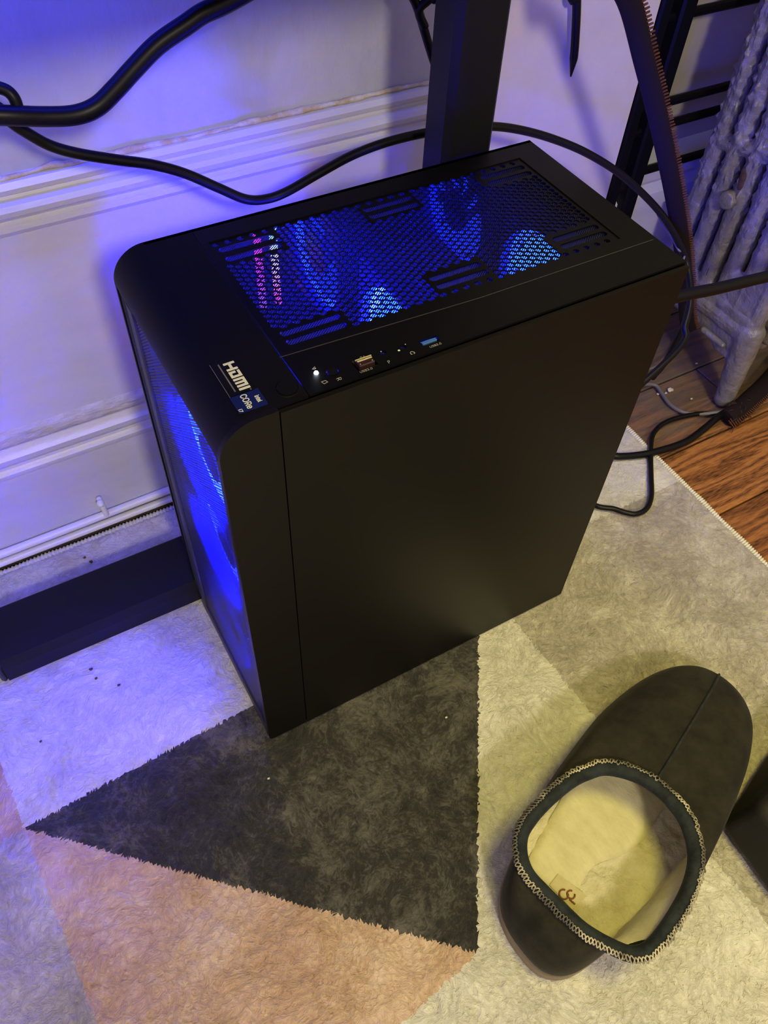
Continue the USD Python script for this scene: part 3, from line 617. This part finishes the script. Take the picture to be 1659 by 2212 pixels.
# floor leads
zf = lambda u, v_, z=.008: at(u, v_, 2, z)
strand('floor_lead', [np.array([D + .001, .10, .06])] + [zf(1270, 985, .020), zf(1335, 986, .016), zf(1380, 983, .014), zf(1420, 975, .014), zf(1480, 955, .012), zf(1520, 927, .010), zf(1552, 900, .010), zf(1578, 884, .012)], .0052, 'cable_black', 'thick black lead crossing the rug corner into the frayed sleeve')
strand('floor_lead', [np.array([D + .001, .12, .05])] + [zf(1240, 1080, .016), zf(1295, 1095, .014), zf(1325, 1099, .014), zf(1350, 1107, .014), zf(1375, 1110, .014), zf(1397, 1098, .014), zf(1407, 1070, .014), zf(1406, 1020, .014), zf(1406, 960, .012), zf(1416, 930, .009), zf(1445, 909, .007), zf(1500, 895, .006), zf(1545, 893, .008), zf(1572, 886, .012)], .0036, 'cable_black', 'black lead that loops over the rug behind the tower')
strand('floor_lead', [zf(1380, 832, .012), zf(1400, 830, .010), zf(1417, 833, .008), zf(1430, 850, .006), zf(1448, 874, .006), zf(1478, 891, .006), zf(1520, 894, .007), zf(1568, 888, .012)], .0030, 'cable_gray', 'grey lead curving over the dusty floor to the frayed sleeve')
strand('floor_lead', [zf(1395, 800, .02), zf(1430, 785, .02), zf(1462, 760, .02), zf(1478, 738, .03), zf(1485, 718, .05), zf(1497, 710, .06)], .0022, 'cable_gray', 'thin grey lead dropping from the zip sleeve behind the tower')
strand('floor_lead', path([(1488, 655, .19), (1478, 700, .19), (1462, 735, .19), (1435, 785, .19), (1410, 815, .17)]), .0042, 'cable_black', 'blue-lit black lead dropping close behind the tower')

# ------------------------------------------------------------------ zip-up cable sleeves
def sleeve(pts, r, flat, label, teeth_side, fray=False, tw=.0042, tin=1.0):
    s = spline(pts, 14); base = s[-1]
    th = thing('cable_sleeve', base, label, 'cable sleeve')
    view = C - s.mean(0); view /= np.linalg.norm(view)
    part(th, 'fabric_tube', tube(s, r, 14, flat=flat, up=view), 'sleeve', True)
    t, a, b = frames(s, up=view)
    ed = s + a * r * teeth_side * tin + view * r * flat * (.3 if tin == 1 else .95)
    seg = np.linalg.norm(np.diff(ed, axis=0), axis=1); cum = np.concatenate([[0], np.cumsum(seg)]); n = int(cum[-1] / .0042); tt = np.linspace(0, cum[-1], n)
    tp = np.stack([np.interp(tt, cum, ed[:, k]) for k in range(3)], 1); ta = np.stack([np.interp(tt, cum, a[:, k]) for k in range(3)], 1)
    ms = []
    for k in range(n):
        w = tw * (1 if k % 2 else .85)
        ms.append(hull2(tp[k] - ta[k] * w, tp[k] + ta[k] * w, .0012))
    part(th, 'zip_teeth', cat(*ms), 'zip_teeth', True, 'rust-brown zip teeth along the sleeve edge', kind='stuff')
    if fray:
        fr = []
        for k in range(46):
            j = rng.integers(0, 26); an = rng.uniform(0, 2 * np.pi); o = s[j] + r * (math.cos(an) * a[j] + flat * math.sin(an) * b[j])
            d = -t[j] * rng.uniform(.004, .010) + rng.normal(0, .004, 3)
            if (o + d)[2] < .003: d[2] = .003 - o[2]
            fr.append(tube(np.array([o, o + d * .6 + (0, 0, .001), o + d]), [.0006, .0005, .0002], 4))
        part(th, 'frayed_threads', cat(*fr), 'sleeve_fray', True, kind='stuff')
def hull2(p, q, r):
    return tube(np.array([p, p * .5 + q * .5, q]), [r * .8, r, r * .8], 6)
sleeve([np.array([.43, .228, .80])] + path([(1310, -90, .228), (1338, -40, .228), (1358, 0, .228), (1372, 45, .228), (1392, 130, .228), (1412, 210, .228), (1432, 300, .228), (1450, 390, .228), (1464, 470, .228), (1474, 540, .228), (1480, 620, .228), (1484, 690, .228), (1490, 712, .228)]), .0100, .42, 'dark zip-up cable sleeve hanging down in front of the radiator', 1)
FS = -1
sl_pts = [zf(1552, 884, .013), zf(1575, 868, .015), zf(1600, 845, .016), zf(1630, 818, .016), zf(1659, 786, .016), zf(1700, 735, .016), zf(1760, 670, .016)]
sl_pts = [p + np.array([-.002, -.021, 0]) for p in sl_pts]
sleeve(sl_pts, .0150, .62, 'dark frayed cable sleeve lying on the floorboards in front of the radiator', FS, fray=True, tw=.0075, tin=.62)

# ------------------------------------------------------------------ black rack in the alcove
rk = thing('metal_rack', (.75, .40, 0), 'black metal rack standing in the dark alcove behind the radiator', 'rack')
part(rk, 'post', cbox(.703, .722, .385, .410, .001, .95, .003), 'rack')
part(rk, 'post', cbox(.738, .762, .385, .412, .001, .95, .003), 'rack')
for z in (.268, .330, .3615, .468, .60):
    part(rk, 'rung', cyl((.722, .398, z), (1.02, .398, z), .0058, 10), 'rack')

# ------------------------------------------------------------------ cast-iron radiator
RDX, NSEC, SP = .822, 5, .058
rad = thing('cast_iron_radiator', (RDX + .1, .25, 0), 'old silver-grey painted cast-iron radiator at the right wall', 'radiator')
ty = [.3335, .3015, .2690, .2365, .2040, .1715]
def rough_section(x, leg, seed):
    ms = []
    for k, y in enumerate(ty):
        ms.append(hull(((x, y, .13), .0128), ((x, y, .66), .0128)).scale([1, 1, 1]))
    hd = lambda z, r: m3.Manifold.batch_boolean([hull(((x, ty[0], z), r), ((x, ty[-1], z), r))], m3.OpType.Add)
    ms.append(hd(.128, .0185)); ms.append(hd(.68, .02))
    ms.append(hull(((x - .004, ty[0], .100), .010), ((x - .004, ty[-1], .100), .010), ((x - .004, ty[-1], .150), .010), ((x - .004, ty[0], .150), .010)))
    ms.append(hull(((x - .001, ty[0], .330), .0105), ((x - .001, ty[-1], .372), .0125)))
    ms.append(hull(*[((x - .003, y_, z_), .009) for y_, z_ in ((.236, .105), (.236, .185), (.178, .205), (.178, .085), (.205, .085))]))
    if leg:
        for y, o in ((ty[-1], -.006), (ty[0], .004)):
            ms.append(hull(((x, y, .13), .020), ((x, y + o, .06), .0165)))
            ms.append(hull(((x, y + o, .06), .0165), ((x, y + o * 1.6, .017), .0135), ((x - .003, y + o * 1.6, .012), .0115)))
            ms.append(hull(((x, y + (.022 if o < 0 else -.022), .112), .010), ((x, y, .085), .013)))
    m = m3.Manifold.batch_boolean(ms, m3.OpType.Add).refine_to_length(.0055)
    v, f = arr(m); tm = trimesh.Trimesh(v, f, process=True); trimesh.smoothing.filter_taubin(tm, iterations=6)
    nn = tm.vertex_normals; v = np.asarray(tm.vertices)
    d = meshkit.fbm(v * [120, 120, 75], 3, seed) - .5; blob = np.clip(meshkit.noise(v * [210, 210, 150], seed + 3) - .56, 0, 1)
    v = v + nn * (.0030 * d + .0125 * blob * np.clip((v[:, 2:] [:, 0] - .20) / .1, .15, 1))[:, None]
    v[:, 2] = np.maximum(v[:, 2], .0005)
    return v, np.asarray(tm.faces)
for k in range(NSEC):
    sec = part(rad, 'section', rough_section(RDX + k * SP, k in (0, NSEC - 1), 30 + k), 'radiator', True)
    if k == 0:
        bc = at(1573, 432, 0, RDX - .016)
        part(sec, 'plug_bolt', m3.Manifold.hull_points(np.vstack([bc + (x_, r_ * math.cos(a_), r_ * math.sin(a_)) for a_ in np.linspace(0, 6.283, 20) for x_, r_ in ((.01, .0120), (-.004, .0120), (-.006, .0100))])), 'radiator', True, 'round painted bolt head')
        for (u, v_, r) in ((1604, 385, .0062), (1606, 372, .0050), (1600, 398, .0055)):
            c0 = at(u, v_, 0, RDX - .0128); ic_ = trimesh.creation.icosphere(2, r); ic_.vertices *= [.35, .8, 1.5]; ic_.apply_translation(c0)
            part(sec, 'chipped_patch', ic_, 'rust', True)
        pl = [at(1520, 712, 0, RDX - .019), at(1560, 745, 0, RDX - .019)]
        part(sec, 'cast_rib', hull((pl[0], .0045), (pl[1], .0045)), 'radiator', True)

# ------------------------------------------------------------------ slipper
hO = np.array([.113, -.290]); uu = np.array([.9613, .2756]); vv_ = np.array([-.2756, .9613])
def wl(s, t, z): 
    p = hO + np.multiply.outer(np.asarray(s, float), uu) + np.multiply.outer(np.asarray(t, float), vv_)
    return np.concatenate([p, np.asarray(z, float)[..., None]], -1)
SLIP = thing('slipper', wl(np.array(.18), np.array(0.), np.array(.010)), 'dark grey suede clog slipper with a whipstitched collar and cream fleece lining on the rug', 'slipper')
def closed(pts, n):
    p = np.asarray(pts, float); q = np.vstack([p[-2:], p, p[:3]]); out = []
    for i in range(2, len(p) + 2):
        for t in np.linspace(0, 1, 12, endpoint=False):
            a, b, c, d = q[i - 1], q[i], q[i + 1], q[i + 2]
            out.append(0.5 * (2 * b + (c - a) * t + (2 * a - 5 * b + 4 * c - d) * t * t + (3 * b - a - 3 * c + d) * t ** 3))
    out = np.array(out); seg = np.linalg.norm(np.roll(out, -1, 0) - out, axis=1); cum = np.concatenate([[0], np.cumsum(seg)]); o2 = np.vstack([out, out[:1]])
    tt = np.linspace(0, cum[-1], n, endpoint=False); return np.stack([np.interp(tt, cum, o2[:, k]) for k in range(p.shape[1])], 1)
NT = 120
# outline (s, t) at the widest height and the rim (s, t, z), both starting at the toe and going to the left side, matched point by point
outl = [(.367, .004), (.360, .030), (.336, .051), (.297, .066), (.240, .0745), (.190, .0735), (.140, .0690), (.095, .0600), (.058, .0500), (.026, .0385), (.008, .0200), (.000, -.004), (.000, -.030), (.016, -.049), (.050, -.060), (.095, -.068), (.140, -.073), (.190, -.0755), (.240, -.074), (.297, -.064), (.338, -.048), (.361, -.025)]
rimp = [(.186, -.010, .088), (.181, .012, .089), (.166, .036, .090), (.148, .047, .091), (.131, .0535, .092), (.110, .0575, .093), (.090, .0595, .093), (.072, .0595, .091), (.056, .0565, .087), (.043, .0455, .082), (.036, .030, .077), (.0355, .010, .073), (.0355, -.018, .071), (.0365, -.036, .071), (.042, -.058, .073), (.050, -.076, .077), (.065, -.0845, .082), (.095, -.0855, .087), (.128, -.0815, .090), (.1555, -.0705, .091), (.176, -.050, .090), (.185, -.028, .088)]
nk = len(outl); up_n = 6
def dense(pts): 
    p = np.asarray(pts, float); q = np.vstack([p[-1:], p, p[:2]]); out = []
    for i in range(1, len(p) + 1):
        for t in np.linspace(0, 1, up_n, endpoint=False):
            a, b, c, d = q[i - 1], q[i], q[i + 1], q[i + 2]
            out.append(0.5 * (2 * b + (c - a) * t + (2 * a - 5 * b + 4 * c - d) * t * t + (3 * b - a - 3 * c + d) * t ** 3))
    return np.array(out)
O2, R3 = dense(outl), dense(rimp); N = len(O2)
def loft(O, R, zb, zw, inset, K=16, sole_in=.003):
    cen_ = O.mean(0); rows = []
    dirn = O - cen_; dirn /= np.linalg.norm(dirn, axis=1, keepdims=True)
    Oi = O - dirn * inset
    Ri = R.copy(); rc = R[:, :2].mean(0); rd = R[:, :2] - rc; rd /= np.linalg.norm(rd, axis=1, keepdims=True); Ri[:, :2] = R[:, :2] - rd * inset * .8
    rows.append(np.concatenate([Oi - dirn * sole_in, np.full((N, 1), zb)], 1))
    rows.append(np.concatenate([Oi, np.full((N, 1), zb + (zw - zb) * .5)], 1))
    for tau in np.linspace(0, 1, K):
        g = 1 - math.cos(tau * math.pi / 2); g = g ** 1.05; h = math.sin(tau * math.pi / 2)
        xy = Oi + (Ri[:, :2] - Oi) * g; z = zw + (Ri[:, 2] - zw) * h - inset * .9 * math.sin(tau * math.pi * .5) * (1 - .5 * tau)
        rows.append(np.concatenate([xy, z[:, None]], 1))
    A = np.array(rows); return A
def grid_mesh(A, flip=False):
    m, n = A.shape[:2]; idx = np.arange(m * n).reshape(m, n); nx = np.roll(idx, -1, 1)
    q = np.stack([idx[:-1], nx[:-1], nx[1:], idx[1:]], -1).reshape(-1, 4)
    if flip: q = q[:, ::-1]
    return wl(A[..., 0].ravel(), A[..., 1].ravel(), A[..., 2].ravel()), q
up = loft(O2, R3, .021, .034, 0)
nz = meshkit.fbm(np.stack([up[..., 0] * 28, up[..., 1] * 28, up[..., 2] * 20], -1), 3, 5) - .5
up[2:-2, :, 2] += .0028 * nz[2:-2]
# vertical crease pair at the heel, where the back has been trodden
heel = np.exp(-((up[..., 0] - .022) / .018) ** 2); up[..., 2] -= heel * .0022 * np.sin(up[..., 1] * 190) * (up[..., 2] > .036) * (up[..., 2] < .070)
part(SLIP, 'upper', grid_mesh(up), 'suede', True, 'dark grey suede upper')
inn = loft(O2, R3, .024, .034, .0065); inn = np.concatenate([inn, R3[None]], 0)
part(SLIP, 'fleece_lining', grid_mesh(inn, True), 'fleece', True, 'cream fleece lining')
def flat_cap(O, z0, z1, mtname, nm, lab=None, bevel=0):
    poly = sg.Polygon(O).buffer(0); e = extr(poly, z0, z1 - z0); v = np.asarray(e.vertices); part(SLIP, nm, (wl(v[:, 0], v[:, 1], v[:, 2]), e.faces), mtname, 30, lab)
cen_ = O2.mean(0); dirn = O2 - cen_; dirn /= np.linalg.norm(dirn, axis=1, keepdims=True)
flat_cap(O2 + dirn * .001, .0095, .0215, 'sole', 'sole', 'brown rubber sole edge')
# insole: curly fleece sheet and a smoother raised footbed on it
def hsheet(poly, z, amp, sc, seed, step=.0028, dome=0.0):
    x0, y0, x1, y1 = poly.bounds; xs, ys = np.arange(x0, x1, step), np.arange(y0, y1, step); P = np.array([(a, b) for a in xs for b in ys]); P = P[shapely.contains_xy(poly.buffer(-step * .3), P)]
    ring_ = np.array([poly.exterior.interpolate(t, True).coords[0] for t in np.linspace(0, 1, 160, endpoint=False)]); P = np.vstack([P, ring_])
    tri = Delaunay(P).simplices; cc = P[tri].mean(1); tri = tri[shapely.contains_xy(poly, cc)]
    dist = np.array([poly.exterior.distance(sg.Point(p)) for p in P])
    zz = z + amp * (meshkit.fbm(np.stack([P[:, 0] * sc, P[:, 1] * sc, P[:, 0] * 0], 1), 3, seed) - .5) * 2 + dome * (1 - np.exp(-dist / .0035)) - dome
    a, b, c = P[tri[:, 0]], P[tri[:, 1]], P[tri[:, 2]]; fl_ = (b[:, 0] - a[:, 0]) * (c[:, 1] - a[:, 1]) - (b[:, 1] - a[:, 1]) * (c[:, 0] - a[:, 0]) < 0; tri[fl_] = tri[fl_][:, ::-1]
    return wl(P[:, 0], P[:, 1], zz), tri
inpoly = sg.Polygon(O2 - dirn * .006).buffer(0)
part(SLIP, 'curly_fleece_bed', hsheet(inpoly, .0275, .0048, 62, 8), 'insole_curl', True, 'curly fleece at the edge of the insole')
foot = sg.Polygon(closed([(.30, .010), (.27, .045), (.22, .058), (.16, .054), (.11, .047), (.06, .037), (.030, .020), (.024, -.002), (.040, -.018), (.075, -.012), (.105, -.010), (.135, -.024), (.165, -.030), (.20, -.028), (.25, -.030), (.29, -.020)], 140)).buffer(0).intersection(inpoly.buffer(-.001))
part(SLIP, 'footbed', hsheet(foot, .0335, .0008, 60, 9, .003, .0042), 'insole', True, 'smooth cream footbed')
lab_ = [at(*p, 2, .0345) for p in ((1187, 1912), (1206, 1888), (1268, 1935), (1236, 1965))]
o = np.array(lab_); mid = o.mean(0)
lb = m3.Manifold.hull_points(np.vstack([o, o - (0, 0, .0012)]))
LBL = part(SLIP, 'size_label', lb, 'slipper_label', False, 'tan woven label in the heel')
mk = at(1218, 1932, 2, .0352); rg = []
for (dx, dy, r) in ((0, 0, .0042), (.0058, -.0035, .0036)):
    a = np.linspace(.6, 5.9, 22); rg.append(tube(np.stack([mk[0] + dx + r * np.cos(a), mk[1] + dy + r * np.sin(a), np.full(22, mk[2])], 1), .0008, 6))
rg.append(tube(np.array([mk + (.002, -.006, 0), mk + (.004, -.012, 0)]), .0008, 6))
part(LBL, 'stitched_emblem', cat(*rg), 'rust_thread', True)
# collar binding, whipstitch, toe seam
rimw = wl(R3[:, 0], R3[:, 1], R3[:, 2] + .001)
rimc = rimw[:, :2].mean(0); ro = rimw[:, :2] - rimc; ro /= np.linalg.norm(ro, axis=1, keepdims=True); ro3 = np.concatenate([ro, np.zeros((N, 1))], 1)
part(SLIP, 'collar_binding', tube(rimw - ro3 * .0027, .0069, 12, closed=True, up=(0, 0, 1)), 'suede_binding', True, 'blue-black bound collar edge')
Ls = np.concatenate([[0], np.cumsum(np.linalg.norm(np.roll(rimw, -1, 0) - rimw, axis=1))]); st = np.linspace(0, Ls[-1], 1400, endpoint=False)
rw2 = np.vstack([rimw, rimw[:1]]); ro2 = np.vstack([ro3, ro3[:1]])
bp = np.stack([np.interp(st, Ls, rw2[:, k]) for k in range(3)], 1); bo = np.stack([np.interp(st, Ls, ro2[:, k]) for k in range(3)], 1)
zz = []
for ph_ in (0, math.pi):
    w = np.sin(st / .0062 * 2 * np.pi + ph_)
    jit = meshkit.fbm(np.stack([st * 240, st * 0 + ph_, st * 0], 1), 3, 17) - .5
    p = bp + bo * (.0030 + .0021 * w + .0035 * jit)[:, None]; p[:, 2] += .0058 - .0016 * w + .0006 * np.cos(st / .0031 * 2 * np.pi)
    zz.append(tube(p, .0007, 5, closed=True, up=(0, 0, 1)))
part(SLIP, 'whipstitch', cat(*zz), 'stitch', True, 'pale looped stitching round the collar')
# toe seam runs over the upper from the rim to the toe tip
def seam_pts(shift):
    out = []
    for r_ in range(up.shape[0] - 1, 2, -1):
        row = up[r_]; tgt = shift
        j = 1 + shift
        a0, b0 = row[j % N], row[(j + 1) % N]; out.append(wl(np.array(a0[0]), np.array(a0[1]), np.array(a0[2] + .0006)))
    return np.array(out)
part(SLIP, 'toe_seam', tube(spline(seam_pts(0), 3), .0014, 6), 'suede_binding', True, 'stitched seam over the toe')

# ------------------------------------------------------------------ black bag at the right edge
bg = thing('fabric_bag', (.47, -.36, .01), 'black fabric bag lying on the rug at the right edge beside the slipper', 'bag')
b0 = m3.Manifold.hull_points(np.vstack([np.asarray(trimesh.creation.icosphere(2, .014).vertices) + p for p in ((.374, -.312, .024), (.505, -.272, .024), (.62, -.30, .024), (.62, -.47, .024), (.370, -.378, .024), (.384, -.318, .060), (.50, -.286, .064), (.60, -.31, .06), (.60, -.45, .06), (.380, -.370, .060))]))
v, f = arr(b0.refine_to_length(.008)); tm = trimesh.Trimesh(v, f, process=True); v = np.asarray(tm.vertices) + tm.vertex_normals * (.006 * (meshkit.fbm(np.asarray(tm.vertices) * 26, 3, 3) - .5))[:, None]
part(bg, 'body', (v, tm.faces), 'bag', True)
part(bg, 'seam', tube(spline([(.395, -.321, .073), (.45, -.303, .077), (.50, -.287, .0785), (.56, -.303, .076)], 8), .0018, 6), 'bag', True)
